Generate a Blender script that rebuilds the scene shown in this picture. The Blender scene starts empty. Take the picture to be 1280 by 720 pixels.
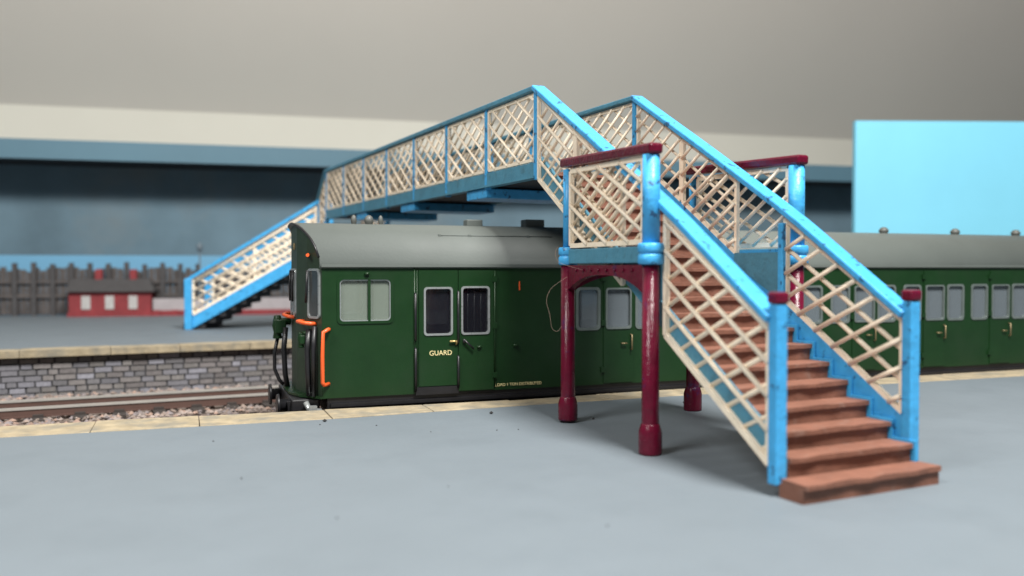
import bpy, bmesh, math, random
from mathutils import Vector, Matrix
random.seed(7)
S = bpy.context.scene
C = S.collection
V = Vector

# ------------------------------------------------------------------ materials
def mat(name, col, rough=0.5, spec=0.5, metal=0.0, var=0.12, vscale=6.0, bump=0.0, bscale=20.0,
        col2=None, c2scale=3.0, c2lo=0.5, c2hi=0.7, coat=0.0, rvar=0.1):
    m = bpy.data.materials.new(name); m.use_nodes = True
    nt = m.node_tree; N = nt.nodes; L = nt.links
    b = N['Principled BSDF']
    b.inputs['Roughness'].default_value = rough
    b.inputs['Metallic'].default_value = metal
    b.inputs['Specular IOR Level'].default_value = spec
    b.inputs['Coat Weight'].default_value = coat
    tc = N.new('ShaderNodeTexCoord')
    def noise(scale, detail=5):
        n = N.new('ShaderNodeTexNoise'); n.inputs['Scale'].default_value = scale
        n.inputs['Detail'].default_value = detail; n.inputs['Roughness'].default_value = 0.6
        L.new(tc.outputs['Object'], n.inputs['Vector']); return n
    n1 = noise(vscale)
    r = N.new('ShaderNodeValToRGB')
    r.color_ramp.elements[0].position = 0.3; r.color_ramp.elements[1].position = 0.72
    c = V(col)
    r.color_ramp.elements[0].color = (*(c * (1 - var)), 1)
    r.color_ramp.elements[1].color = (*(c * (1 + var)), 1)
    L.new(n1.outputs['Fac'], r.inputs['Fac'])
    out = r.outputs['Color']
    if col2:
        n2 = noise(c2scale, 7)
        r2 = N.new('ShaderNodeValToRGB')
        r2.color_ramp.elements[0].position = c2lo; r2.color_ramp.elements[1].position = c2hi
        L.new(n2.outputs['Fac'], r2.inputs['Fac'])
        mx = N.new('ShaderNodeMix'); mx.data_type = 'RGBA'
        L.new(r2.outputs['Color'], mx.inputs['Factor'])
        L.new(out, mx.inputs['A']); mx.inputs['B'].default_value = (*col2, 1)
        out = mx.outputs['Result']
    L.new(out, b.inputs['Base Color'])
    if rvar:
        n4 = noise(vscale * 1.7)
        mr = N.new('ShaderNodeMapRange'); mr.inputs['To Min'].default_value = max(0.02, rough - rvar)
        mr.inputs['To Max'].default_value = min(1, rough + rvar)
        L.new(n4.outputs['Fac'], mr.inputs['Value']); L.new(mr.outputs['Result'], b.inputs['Roughness'])
    if bump:
        n3 = noise(bscale)
        bp = N.new('ShaderNodeBump'); bp.inputs['Strength'].default_value = bump
        bp.inputs['Distance'].default_value = 0.05
        L.new(n3.outputs['Fac'], bp.inputs['Height']); L.new(bp.outputs['Normal'], b.inputs['Normal'])
    return m

M = {}
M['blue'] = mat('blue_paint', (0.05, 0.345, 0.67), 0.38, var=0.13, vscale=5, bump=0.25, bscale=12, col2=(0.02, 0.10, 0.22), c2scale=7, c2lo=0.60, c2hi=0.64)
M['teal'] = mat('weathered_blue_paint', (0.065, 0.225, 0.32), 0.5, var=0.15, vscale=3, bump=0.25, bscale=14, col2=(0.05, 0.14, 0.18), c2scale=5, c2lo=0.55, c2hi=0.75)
M['cream'] = mat('cream_plastic', (0.90, 0.77, 0.60), 0.42, var=0.10, vscale=4, bump=0.15, bscale=25)
M['maroon'] = mat('maroon_gloss', (0.105, 0.0035, 0.019), 0.24, spec=0.35, var=0.25, vscale=5, bump=0.22, bscale=14, col2=(0.06, 0.012, 0.06), c2scale=4, c2lo=0.60, c2hi=0.7)
M['tread'] = mat('brown_tread', (0.195, 0.083, 0.053), 0.65, var=0.16, vscale=4, bump=0.3, bscale=14, col2=(0.22, 0.13, 0.10), c2scale=5, c2lo=0.58, c2hi=0.72)
M['dark'] = mat('dark_deck_shaded_treads', (0.02, 0.02, 0.022), 0.7)
M['green'] = mat('coach_green', (0.0075, 0.031, 0.009), 0.34, spec=0.3, var=0.10, vscale=2.5, bump=0.05, bscale=30, col2=(0.012, 0.033, 0.013), c2scale=1.4, c2lo=0.45, c2hi=0.8)
M['greend'] = mat('coach_end_green', (0.018, 0.036, 0.019), 0.5, var=0.18, vscale=4)
M['roof'] = mat('roof_grey', (0.112, 0.128, 0.118), 0.5, var=0.04, vscale=1, bump=0.05, col2=(0.10, 0.112, 0.103), c2scale=0.8, c2lo=0.5, c2hi=0.85)
M['ventgrey'] = mat('vent_grey', (0.085, 0.09, 0.082), 0.5)
M['black'] = mat('black_underframe', (0.010, 0.010, 0.012), 0.4, var=0.3)
M['orange'] = mat('orange_rail', (0.75, 0.11, 0.025), 0.35, var=0.05)
M['dullsilver'] = mat('dull_frame', (0.16, 0.19, 0.18), 0.35, metal=0.4)
M['silver'] = mat('window_frame_silver', (0.42, 0.45, 0.45), 0.3, metal=0.6, var=0.1)
M['gold'] = mat('gold_lettering', (0.72, 0.62, 0.32), 0.5, var=0.05)
M['ochre'] = mat('faded_lettering', (0.30, 0.22, 0.10), 0.5, var=0.1)
M['brass'] = mat('brass', (0.65, 0.48, 0.2), 0.35, metal=0.6)
M['old_brass'] = mat('old_brass', (0.22, 0.17, 0.09), 0.4, metal=0.5)
M['partition'] = mat('interior_tan', (0.16, 0.15, 0.11), 0.7)
M['seat'] = mat('interior_seat', (0.05, 0.07, 0.09), 0.8)
M['platform'] = mat('platform_grey', (0.138, 0.166, 0.188), 0.6, var=0.04, vscale=0.5, bump=0.10, bscale=9, col2=(0.124, 0.150, 0.170), c2scale=0.8, c2lo=0.5, c2hi=0.8)
M['coping'] = mat('coping_stone', (0.32, 0.265, 0.175), 0.85, var=0.25, vscale=3.5, bump=0.35, bscale=12, col2=(0.18, 0.17, 0.14), c2scale=2.2, c2lo=0.45, c2hi=0.7)
M['mortar'] = mat('wall_mortar', (0.06, 0.06, 0.065), 0.9)
M['ground'] = mat('trackbed', (0.13, 0.10, 0.085), 0.95, var=0.3, vscale=6, bump=0.6, bscale=8)
M['ballast'] = None
M['sleeper'] = mat('sleeper', (0.035, 0.028, 0.025), 0.9, var=0.3)
M['rail'] = mat('rail_steel', (0.62, 0.60, 0.56), 0.35, metal=0.55, var=0.05)
M['railside'] = mat('rail_rust', (0.085, 0.045, 0.035), 0.8)
M['backdrop'] = mat('painted_sky', (0.115, 0.185, 0.23), 0.8, var=0.22, vscale=0.22, col2=(0.16, 0.19, 0.20), c2scale=0.2, c2lo=0.5, c2hi=0.75)
M['skyband'] = mat('painted_pale_sky', (0.15, 0.36, 0.54), 0.8, var=0.08, vscale=0.15)
M['shelf'] = mat('shelf_blue_grey', (0.085, 0.175, 0.23), 0.6, var=0.08, vscale=0.2)
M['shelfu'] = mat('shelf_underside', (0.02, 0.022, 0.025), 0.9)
M['roomwall'] = mat('cream_wall', (0.70, 0.675, 0.59), 0.85, var=0.03, vscale=0.1)
M['ceiling'] = mat('ceiling_grey', (0.78, 0.71, 0.63), 0.9, var=0.03, vscale=0.06, bump=0.06, bscale=0.8)
M['cyan'] = mat('sky_board_cyan', (0.20, 0.58, 0.76), 0.6, var=0.04, vscale=0.3)
M['redbrick'] = mat('red_hut', (0.22, 0.03, 0.035), 0.8, var=0.2, vscale=2)
M['slate'] = mat('slate_roof', (0.06, 0.058, 0.06), 0.8, var=0.2)
M['white'] = mat('white_frame', (0.42, 0.41, 0.40), 0.6)
M['fence'] = mat('fence_dark', (0.085, 0.075, 0.072), 0.85, var=0.3, vscale=1.5)
M['palewall'] = mat('pale_wall', (0.36, 0.33, 0.34), 0.85, var=0.15, vscale=1)
M['tan'] = mat('tan_stone', (0.33, 0.27, 0.17), 0.85, var=0.15, vscale=1.2, bump=0.2)
M['fibre'] = mat('fibre', (0.40, 0.28, 0.22), 0.6)
M['grit'] = mat('grit', (0.02, 0.02, 0.02), 0.9)
M['lampgrey'] = mat('post_grey', (0.12, 0.16, 0.19), 0.6)

def attr_mat(name, rough, bump=0.3, bscale=12):
    m = bpy.data.materials.new(name); m.use_nodes = True
    nt = m.node_tree; b = nt.nodes['Principled BSDF']; b.inputs['Roughness'].default_value = rough
    a = nt.nodes.new('ShaderNodeVertexColor'); a.layer_name = 'Col'
    n = nt.nodes.new('ShaderNodeTexNoise'); n.inputs['Scale'].default_value = bscale
    tc = nt.nodes.new('ShaderNodeTexCoord'); nt.links.new(tc.outputs['Object'], n.inputs['Vector'])
    mr = nt.nodes.new('ShaderNodeMapRange'); mr.inputs['To Min'].default_value = 0.7; mr.inputs['To Max'].default_value = 1.3
    nt.links.new(n.outputs['Fac'], mr.inputs['Value'])
    mx = nt.nodes.new('ShaderNodeVectorMath'); mx.operation = 'SCALE'
    nt.links.new(a.outputs['Color'], mx.inputs[0]); nt.links.new(mr.outputs['Result'], mx.inputs['Scale'])
    nt.links.new(mx.outputs['Vector'], b.inputs['Base Color'])
    bp = nt.nodes.new('ShaderNodeBump'); bp.inputs['Strength'].default_value = bump; bp.inputs['Distance'].default_value = 0.03
    nt.links.new(n.outputs['Fac'], bp.inputs['Height']); nt.links.new(bp.outputs['Normal'], b.inputs['Normal'])
    return m
M['stonecol'] = attr_mat('masonry_blocks', 0.85)
M['ballast'] = attr_mat('ballast_stones', 0.95)

def glass(name, tint, fac, rough=0.08):
    m = bpy.data.materials.new(name); m.use_nodes = True
    nt = m.node_tree; N = nt.nodes; L = nt.links
    b = N['Principled BSDF']; b.inputs['Base Color'].default_value = (*tint, 1); b.inputs['Roughness'].default_value = rough
    b.inputs['Specular IOR Level'].default_value = 0.8
    t = N.new('ShaderNodeBsdfTransparent'); mx = N.new('ShaderNodeMixShader'); mx.inputs['Fac'].default_value = fac
    n = N.new('ShaderNodeTexNoise'); n.inputs['Scale'].default_value = 1.6
    tc = N.new('ShaderNodeTexCoord'); L.new(tc.outputs['Object'], n.inputs['Vector'])
    bp = N.new('ShaderNodeBump'); bp.inputs['Strength'].default_value = 0.15; L.new(n.outputs['Fac'], bp.inputs['Height'])
    L.new(bp.outputs['Normal'], b.inputs['Normal'])
    L.new(t.outputs[0], mx.inputs[1]); L.new(b.outputs[0], mx.inputs[2]); L.new(mx.outputs[0], N['Material Output'].inputs['Surface'])
    return m
M['glass'] = glass('window_glass', (0.012, 0.013, 0.018), 0.55)
M['cabglass'] = glass('cab_window_glass', (0.26, 0.31, 0.26), 0.42, 0.2)
M['greyglass'] = glass('grey_window_glass', (0.16, 0.19, 0.21), 0.6, 0.12)

# ------------------------------------------------------------------ mesh helpers
class MB:
    def __init__(s): s.bm = bmesh.new()
    def face(s, pts, smooth=False):
        f = s.bm.faces.new([s.bm.verts.new(p) for p in pts]); f.smooth = smooth; return f
    def box(s, a, b):
        (x0, y0, z0), (x1, y1, z1) = a, b
        x0, x1 = sorted((x0, x1)); y0, y1 = sorted((y0, y1)); z0, z1 = sorted((z0, z1))
        s.hexa([(x0,y0,z0),(x1,y0,z0),(x1,y1,z0),(x0,y1,z0)], [(x0,y0,z1),(x1,y0,z1),(x1,y1,z1),(x0,y1,z1)])
        return s
    def hexa(s, lo, hi):
        v = [s.bm.verts.new(p) for p in list(lo) + list(hi)]
        n = len(lo)
        s.bm.faces.new(v[:n][::-1]); s.bm.faces.new(v[n:])
        for i in range(n):
            j = (i + 1) % n
            s.bm.faces.new((v[i], v[j], v[n + j], v[n + i]))
        return s
    def beam(s, p0, p1, w, h, side=None):
        p0, p1 = V(p0), V(p1); d = (p1 - p0).normalized()
        if side is None:
            side = d.cross(V((0, 0, 1)))
            if side.length < 1e-4: side = V((1, 0, 0))
        side = V(side).normalized(); up = side.cross(d).normalized()
        q = [side * a * w / 2 + up * b * h / 2 for a, b in ((-1,-1),(1,-1),(1,1),(-1,1))]
        s.hexa([p0 + k for k in q], [p1 + k for k in q]); return s
    def tube(s, pts, r, n=8, closed_ends=True):
        pts = [V(p) for p in pts]
        rings = []
        rr = r if isinstance(r, (list, tuple)) else [r] * len(pts)
        prev = None
        for i, p in enumerate(pts):
            if i == 0: d = pts[1] - p
            elif i == len(pts) - 1: d = p - pts[i - 1]
            else: d = (pts[i + 1] - p).normalized() + (p - pts[i - 1]).normalized()
            d.normalize()
            ref = V((0, 0, 1)) if abs(d.z) < 0.9 else V((1, 0, 0))
            if prev is not None:
                a = (prev - d * prev.dot(d)).normalized()
            else: a = d.cross(ref).normalized()
            prev = a
            b = d.cross(a)
            rings.append([s.bm.verts.new(p + (a * math.cos(2*math.pi*k/n) + b * math.sin(2*math.pi*k/n)) * rr[i]) for k in range(n)])
        for i in range(len(rings) - 1):
            for k in range(n):
                f = s.bm.faces.new((rings[i][k], rings[i][(k+1) % n], rings[i+1][(k+1) % n], rings[i+1][k])); f.smooth = True
        if closed_ends:
            s.bm.faces.new(rings[0][::-1]); s.bm.faces.new(rings[-1])
        return s
    def lathe(s, cx, cy, prof, n=24):
        rings = [[s.bm.verts.new((cx + r*math.cos(2*math.pi*k/n), cy + r*math.sin(2*math.pi*k/n), z)) for k in range(n)] for r, z in prof]
        for i in range(len(rings) - 1):
            for k in range(n):
                f = s.bm.faces.new((rings[i][k], rings[i][(k+1) % n], rings[i+1][(k+1) % n], rings[i+1][k])); f.smooth = True
        s.bm.faces.new(rings[0][::-1]); s.bm.faces.new(rings[-1]); return s
    def sweep(s, pts, side, w, h):
        """rectangular rail along pts (in one vertical plane); side = horizontal width vector"""
        pts = [V(p) for p in pts]; side = V(side).normalized(); rings = []
        for i, p in enumerate(pts):
            d0 = (p - pts[i-1]).normalized() if i else None
            d1 = (pts[i+1] - p).normalized() if i < len(pts)-1 else None
            d = ((d0 or d1) + (d1 or d0)).normalized()
            up = side.cross(d).normalized()
            if up.z < 0: up = -up
            sc = 1.0
            if d0 is not None and d1 is not None: sc = 1 / max(0.5, d.dot(d0))
            rings.append([s.bm.verts.new(p + side*a*w/2 + up*b*h/2*sc) for a, b in ((-1,-1),(1,-1),(1,1),(-1,1))])
        for i in range(len(rings)-1):
            for k in range(4):
                s.bm.faces.new((rings[i][k], rings[i][(k+1)%4], rings[i+1][(k+1)%4], rings[i+1][k]))
        s.bm.faces.new(rings[0][::-1]); s.bm.faces.new(rings[-1]); return s
    def build(s, name, m, parent=None, bevel=0.0, off=None):
        bmesh.ops.recalc_face_normals(s.bm, faces=s.bm.faces)
        if off is not None: bmesh.ops.translate(s.bm, verts=s.bm.verts, vec=-V(off))
        me = bpy.data.meshes.new(name); s.bm.to_mesh(me); s.bm.free()
        o = bpy.data.objects.new(name, me); C.objects.link(o)
        if m: me.materials.append(m)
        if parent: o.parent = parent
        if bevel:
            b = o.modifiers.new('bevel', 'BEVEL'); b.width = bevel; b.segments = 2; b.limit_method = 'ANGLE'; b.angle_limit = math.radians(40)
        return o

def tag(o, label=None, cat=None, group=None, kind=None):
    if label: o['label'] = label
    if cat: o['category'] = cat
    if group: o['group'] = group
    if kind: o['kind'] = kind
    return o
def thing(name, label, cat, loc=(0,0,0), rz=0, group=None):
    o = bpy.data.objects.new(name, None); C.objects.link(o)
    o.location = loc; o.rotation_euler = (0, 0, rz); o.empty_display_size = 0.3
    return tag(o, label, cat, group)
def text(name, body, size, m, parent, loc, rot, extrude=0.004, label=None, align='LEFT', sx=1.0):
    cu = bpy.data.curves.new(name, 'FONT'); cu.body = body; cu.size = size; cu.extrude = extrude; cu.align_x = align
    t = bpy.data.objects.new('tmp', cu); C.objects.link(t)
    dg = bpy.context.evaluated_depsgraph_get(); dg.update()
    me = bpy.data.meshes.new_from_object(t.evaluated_get(dg))
    bpy.data.objects.remove(t); bpy.data.curves.remove(cu)
    me.materials.clear(); me.materials.append(m)
    o = bpy.data.objects.new(name, me); C.objects.link(o); o.parent = parent
    o.location = loc; o.rotation_euler = rot; o.scale = (sx, 1, 1)
    if label: o['label'] = label
    return o

YAW = math.radians(20.5)
F = V((math.sin(YAW), math.cos(YAW), 0)); R = V((math.cos(YAW), -math.sin(YAW), 0))
CAMZ, FPX = 2.4, 1100.0

# ------------------------------------------------------------------ FOOTBRIDGE (built in its own axes, camera at their origin)
FBROT = math.radians(5.6)
FO = V((8, 13, 0))
fb = thing('footbridge', 'pale blue lattice footbridge with cream lattice, brown stairs and maroon columns', 'footbridge',
           Matrix.Rotation(FBROT, 3, 'Z') @ FO, FBROT)
def fbuild(mb, name, m, parent=None, bevel=0.0):
    if parent is None or parent is fb: return mb.build(name, m, fb, bevel, FO)
    return mb.build(name, m, parent, bevel, FO)

def sx(Y, off=0.0): return 7.0 - 0.069 * (13.3 - Y) + off   # the near stair runs slightly askew

def lattice(name, quad, parent, sets, out, r=0.03, frame=0.07, nmid=0, jitter=0.006):
    """quad: bottom0, bottom1, top1, top0 (3-D, in one vertical plane). sets: (slope, vertical spacing, offset, depth)"""
    b0, b1, t1, t0 = [V(p) for p in quad]
    U = V((b1.x - b0.x, b1.y - b0.y, 0)); Lh = U.length; U.normalize()
    N = U.cross(V((0,0,1)))
    if N.dot(V(out)) < 0: N = -N
    P2 = [((p - b0).dot(U), p.z) for p in (b0, b1, t1, t0)]
    mb = MB()
    to3 = lambda s, z, d: V((b0.x, b0.y, 0)) + U*s + V((0,0,z)) + N*d
    for (sl, sp, of, dep) in sets:
        vals = [z - sl*s for s, z in P2]
        c = min(vals) + of
        while c < max(vals):
            hits = []
            for i in range(4):
                (s0, z0), (s1, z1) = P2[i], P2[(i+1) % 4]
                g0, g1 = z0 - sl*s0 - c, z1 - sl*s1 - c
                if g0 * g1 < 0:
                    k = g0 / (g0 - g1); hits.append((s0 + (s1-s0)*k, z0 + (z1-z0)*k))
            if len(hits) >= 2:
                hits.sort()
                a, b = hits[0], hits[-1]
                j = lambda: random.uniform(-jitter, jitter)
                if math.hypot(a[0]-b[0], a[1]-b[1]) > 0.12:
                    mb.tube([to3(a[0], a[1]+j(), dep), to3(b[0], b[1]+j(), dep)], r * random.uniform(0.9, 1.1), 7)
            c += sp
    if frame:
        for i in range(4):
            (s0, z0), (s1, z1) = P2[i], P2[(i+1) % 4]
            mb.beam(to3(s0, z0, 0.004 + 0.003*(i % 2)), to3(s1, z1, 0.004 + 0.003*(i % 2)), frame*0.9, frame, side=N)
        for k in range(1, nmid + 1):
            q = k/(nmid+1)
            s = P2[0][0] + (P2[1][0]-P2[0][0])*q
            z0 = P2[0][1] + (P2[1][1]-P2[0][1])*q; z1 = P2[3][1] + (P2[2][1]-P2[3][1])*q
            mb.beam(to3(s, z0, -0.03), to3(s, z1, -0.03), frame*0.8, frame*0.9, side=N)
    return fbuild(mb, name, M['cream'], parent)

ZD = 4.0                                 # deck level of the span
Y0, Y1, NP = 13.3, 27.5, 7
PIT = (Y1 - Y0) / NP
# deck, girders, cross beams
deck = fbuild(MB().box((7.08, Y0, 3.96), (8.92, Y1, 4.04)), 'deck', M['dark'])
for X, o in ((7.0, -1), (9.0, 1)):
    g = MB(); g.box((X - 0.05, Y0, 3.97), (X + 0.05, Y1, 4.20)); g.box((X - 0.09, Y0, 3.93), (X + 0.09, Y1, 3.97))
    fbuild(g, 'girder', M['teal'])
for Ya in (15.35, 19.4, 23.2):
    fbuild(MB().box((6.97, Ya, 3.74), (9.03, Ya + 0.95, 3.925)), 'cross_beam', M['blue'], bevel=0.02)
# span lattice
SP = [(0.72, 0.30, 0.2, 0.025), (-0.72, 0.30, 0.2, -0.03)]
for X, o in ((7.0, -1), (9.0, 1)):
    for k in range(NP):
        ya, yb = Y0 + PIT*k + 0.07, Y0 + PIT*(k+1) - 0.07
        lattice('lattice_panel', [(X, ya, 4.25), (X, yb, 4.25), (X, yb, 5.36), (X, ya, 5.36)], fb,
                [(0.66, 0.34, 0.2, 0.025), (-0.66, 0.27, 0.2, -0.03)], (o, 0, 0), r=0.026, frame=0.055)
    for k in range(NP + 1):
        y = Y0 + PIT*k
        fbuild(MB().box((X - 0.055, y - 0.05, 3.90), (X + 0.055, y + 0.05, 5.42)), 'post', M['blue'], bevel=0.012)

# ---- near stair: 20 treads in one run
NS, RISE = 20, 0.2
YF = 6.63; RUN = (Y0 - YF) / NS
nose = lambda Y: (Y - YF) / RUN * RISE + RISE        # height of the nosing line
st = MB()
for k in range(NS):
    ya, yb = YF + RUN*k, YF + RUN*(k+1)
    z = RISE*(k+1); zl = max(0.0, z - 0.24) if k else 0.0
    xa, xb = sx(ya, 0.09), sx(ya, 1.965)
    if k == 0: xa, xb = sx(ya, 0.0), sx(ya, 2.0)
    e = random.uniform(-0.006, 0.006)
    zf, zk = (0.0, 0.0) if k == 0 else (z - 0.215, z - 0.06)
    st.hexa([(xa, ya + 0.02, zf), (xb, ya + 0.02, zf), (xb, yb + 0.03, zk), (xa, yb + 0.03, zk)],
            [(xa, ya + 0.02, z-0.05), (xb, ya + 0.02, z-0.05), (xb, yb + 0.03, z-0.05), (xa, yb + 0.03, z-0.05)])
    ns = 9; J = lambda q: random.uniform(-q, q)
    prevj = None
    for q in range(ns):
        jj = (J(.014), J(.010))
        if prevj is None: prevj = (J(.012), J(.008))
        x0_, x1_ = xa + (xb-xa)*q/ns, xa + (xb-xa)*(q+1)/ns
        (f0, h0), (f1, h1) = prevj, jj
        st.hexa([(x0_, ya-.02+f0, z-.05), (x1_, ya-.02+f1, z-.05), (x1_, yb, z-.05), (x0_, yb, z-.05)],
                [(x0_, ya-.02+f0, z+h0), (x1_, ya-.02+f1, z+h1), (x1_, yb, z), (x0_, yb, z)])
        prevj = jj
bmesh.ops.remove_doubles(st.bm, verts=st.bm.verts, dist=1e-4)
seen = {}
st.bm.verts.index_update()
for f in st.bm.faces: seen.setdefault(tuple(sorted(v.index for v in f.verts)), []).append(f)
bmesh.ops.delete(st.bm, geom=[f for g in seen.values() if len(g) > 1 for f in g], context='FACES_ONLY')
treads = fbuild(st, 'stair_treads', M['tread'])
for off in (0.0, 2.0):
    s = MB()
    d0, d1 = (-0.22, 0.10) if off == 0 else (-0.26, 0.17)
    pts = [(7.0, nose(7.0) + d0), (Y0, nose(Y0) + d0), (Y0, nose(Y0) + d1), (7.0, nose(7.0) + d1)]
    ins = 0.055 if off == 0 else 0.0
    s.hexa([(sx(y, off) + ins - 0.03, y, z) for y, z in pts], [(sx(y, off) + ins + 0.03, y, z) for y, z in pts])
    if off > 1:   # saw-toothed edge that follows the treads on the inside
        for k in range(1, NS):
            ya, yb = YF + RUN*k, YF + RUN*(k+1); z = RISE*(k+1)
            xw = sx(ya, off) - 0.05
            s.hexa([(xw - 0.03, ya - 0.05, z - 0.25), (xw + 0.008, ya - 0.05, z - 0.25), (xw + 0.008, yb - 0.05, z - 0.25), (xw - 0.03, yb - 0.05, z - 0.25)],
                   [(xw - 0.03, ya - 0.05, z + 0.035), (xw + 0.008, ya - 0.05, z + 0.035), (xw + 0.008, yb - 0.05, z + 0.035), (xw - 0.03, yb - 0.05, z + 0.035)])
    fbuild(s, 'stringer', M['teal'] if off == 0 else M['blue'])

# near stair handrails: span and stair in one sweep
HZ = 5.45
YB, ZB = 9.1, 3.12                       # bend
YE, ZE = 7.1, 1.86                       # lower end
for off, o in ((0.0, -1), (2.0, 1)):
    side = V((1, 0.0, 0))
    h = MB(); h.sweep([(7.0 + off, Y1, HZ), (7.0 + off, Y0, HZ)], side, 0.20, 0.085)
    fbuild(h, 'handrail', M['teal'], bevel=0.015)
    sd = V((1, -0.069, 0))
    h = MB(); h.sweep([(7.0 + off, Y0 + 0.0, HZ + 0.012), (sx(11.2, off), 11.2, 4.31), (sx(YB + 0.25, off), YB + 0.25, ZB + 0.15), (sx(YB - 0.2, off), YB - 0.2, ZB - 0.115), (sx(YE, off), YE, ZE)], sd, 0.24, 0.09)
    fbuild(h, 'handrail', M['blue'], bevel=0.02)
    hz = lambda Y: (HZ + (ZB - HZ) * (Y0 - Y) / (Y0 - YB)) if Y > YB else (ZB + (ZE - ZB) * (YB - Y) / (YB - YE))
    # upper flight panels
    x = lambda Y: sx(Y, off)
    ya, yb = Y0 - 0.08, 10.34
    lower_b = lambda Y: nose(Y) + (-0.25 if off == 0 else 0.20)
    ym = 11.8
    for (p, q) in ((ya, ym + 0.03), (ym - 0.03, yb)):
        lattice('lattice_panel', [(x(p), p, lower_b(p)), (x(q), q, lower_b(q)), (x(q), q, hz(q) - 0.09), (x(p), p, hz(p) - 0.09)], fb,
                [(-0.62, 0.36, 0.34, 0.025), (0.55, 0.27, 0.2, -0.03)], (o, 0, 0), r=0.026, frame=0.06)
    # lower flight panel
    p, q = 9.22, 7.17
    zb = lambda Y: nose(Y) + (-0.21 if off == 0 else 0.19)
    lattice('lattice_panel', [(x(p), p, zb(p)), (x(q), q, zb(q)), (x(q), q, hz(q) - 0.10), (x(p), p, hz(p) - 0.10)], fb,
            [(-0.60, 0.36, 0.36, 0.03), (0.46, 0.335, 0.2, -0.03)], (o, 0, 0), r=0.029, frame=0.07)
    # gusset plate under the landing
    tri = [(10.34, 2.62), (9.34, 2.62), (9.34, 1.98), (10.34, 2.46)]
    g = MB(); g.hexa([(x(y) - 0.03 - 0.012*o, y, z) for y, z in tri], [(x(y) + 0.03 - 0.012*o, y, z) for y, z in tri]); fbuild(g, 'gusset', M['teal'])
    # newel
    nx, ny = sx(7.06, off), 7.06
    nw = fbuild(MB().box((nx - 0.075, ny - 0.07, 0.12), (nx + 0.075, ny + 0.07, 2.02)), 'newel_post', M['blue'], bevel=0.02)
    fbuild(MB().box((nx - 0.088, ny - 0.083, 2.022), (nx + 0.088, ny + 0.083, 2.15)), 'cap', M['maroon'], nw, bevel=0.03)
# inner post of the right rail at the landing
for off in (2.0,):
    fbuild(MB().box((sx(9.28, off) - 0.09, 9.2, 1.9), (sx(9.28, off) + 0.06, 9.3, 3.02)), 'post', M['blue'], bevel=0.015)

# ---- landing tower
A, B, Cc, D = V((6.80, 11.9, 0)), V((6.57, 9.36, 0)), V((9.25, 11.95, 0)), V((9.12, 9.45, 0))
def column(p, zt=2.44, z0=0.0, br=0.152, sr=0.113, lift=0.0):
    c = MB(); c.lathe(p.x, p.y, [(sr*1.0, z0 + 0.3), (sr, z0 + 0.42), (sr*0.97, zt)], 20)
    co = fbuild(c, 'column', M['maroon'])
    b = MB(); b.lathe(p.x, p.y, [(br*0.97, z0 + lift), (br, z0 + 0.03 + lift), (br, z0 + 0.28), (br*0.94, z0 + 0.32), (sr*1.1, z0 + 0.38), (sr*1.01, z0 + 0.40)], 20)
    fbuild(b, 'base', M['maroon'], co)
    return co
for p, lift in ((A, 0.03), (B, 0.0), (Cc, 0.0), (D, 0.0)):
    column(p, lift=lift)
def arch(p, q, name='arch_beam'):
    U = (q - p); Lh = U.length; U.normalize(); N = V((U.y, -U.x, 0)); m = MB()
    n = 20; hw = 0.05
    zt = 2.44
    zlow = lambda s: zt - 0.14 - 0.30 * (abs(2*s/Lh - 1) ** 2.6)
    for i in range(n):
        s0, s1 = Lh*i/n, Lh*(i+1)/n
        lo = [p + U*s + N*d + V((0,0,zlow(s))) for s, d in ((s0,-hw),(s1,-hw),(s1,hw),(s0,hw))]
        hi = [p + U*s + N*d + V((0,0,zt)) for s, d in ((s0,-hw),(s1,-hw),(s1,hw),(s0,hw))]
        m.hexa(lo, hi)
    bmesh.ops.remove_doubles(m.bm, verts=m.bm.verts, dist=1e-4)
    kill = [f for f in m.bm.faces if abs(f.normal.dot(U)) > 0.98 and 0.05 < (f.calc_center_median() - p).dot(U) < Lh - 0.05]
    bmesh.ops.delete(m.bm, geom=kill, context='FACES_ONLY')
    for k in range(8):     # rivets along the web
        c = p + U*(Lh*(0.16 + 0.68*k/7)) - N*0.0
        for sg in (-1, 1):
            cc = c + N*sg*hw + V((0,0, zt - 0.07))
            m.tube([cc, cc + N*sg*0.02], 0.025, 8)
    return fbuild(m, name, M['maroon'])
arch(A, B); arch(Cc, D); arch(A, Cc)
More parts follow.
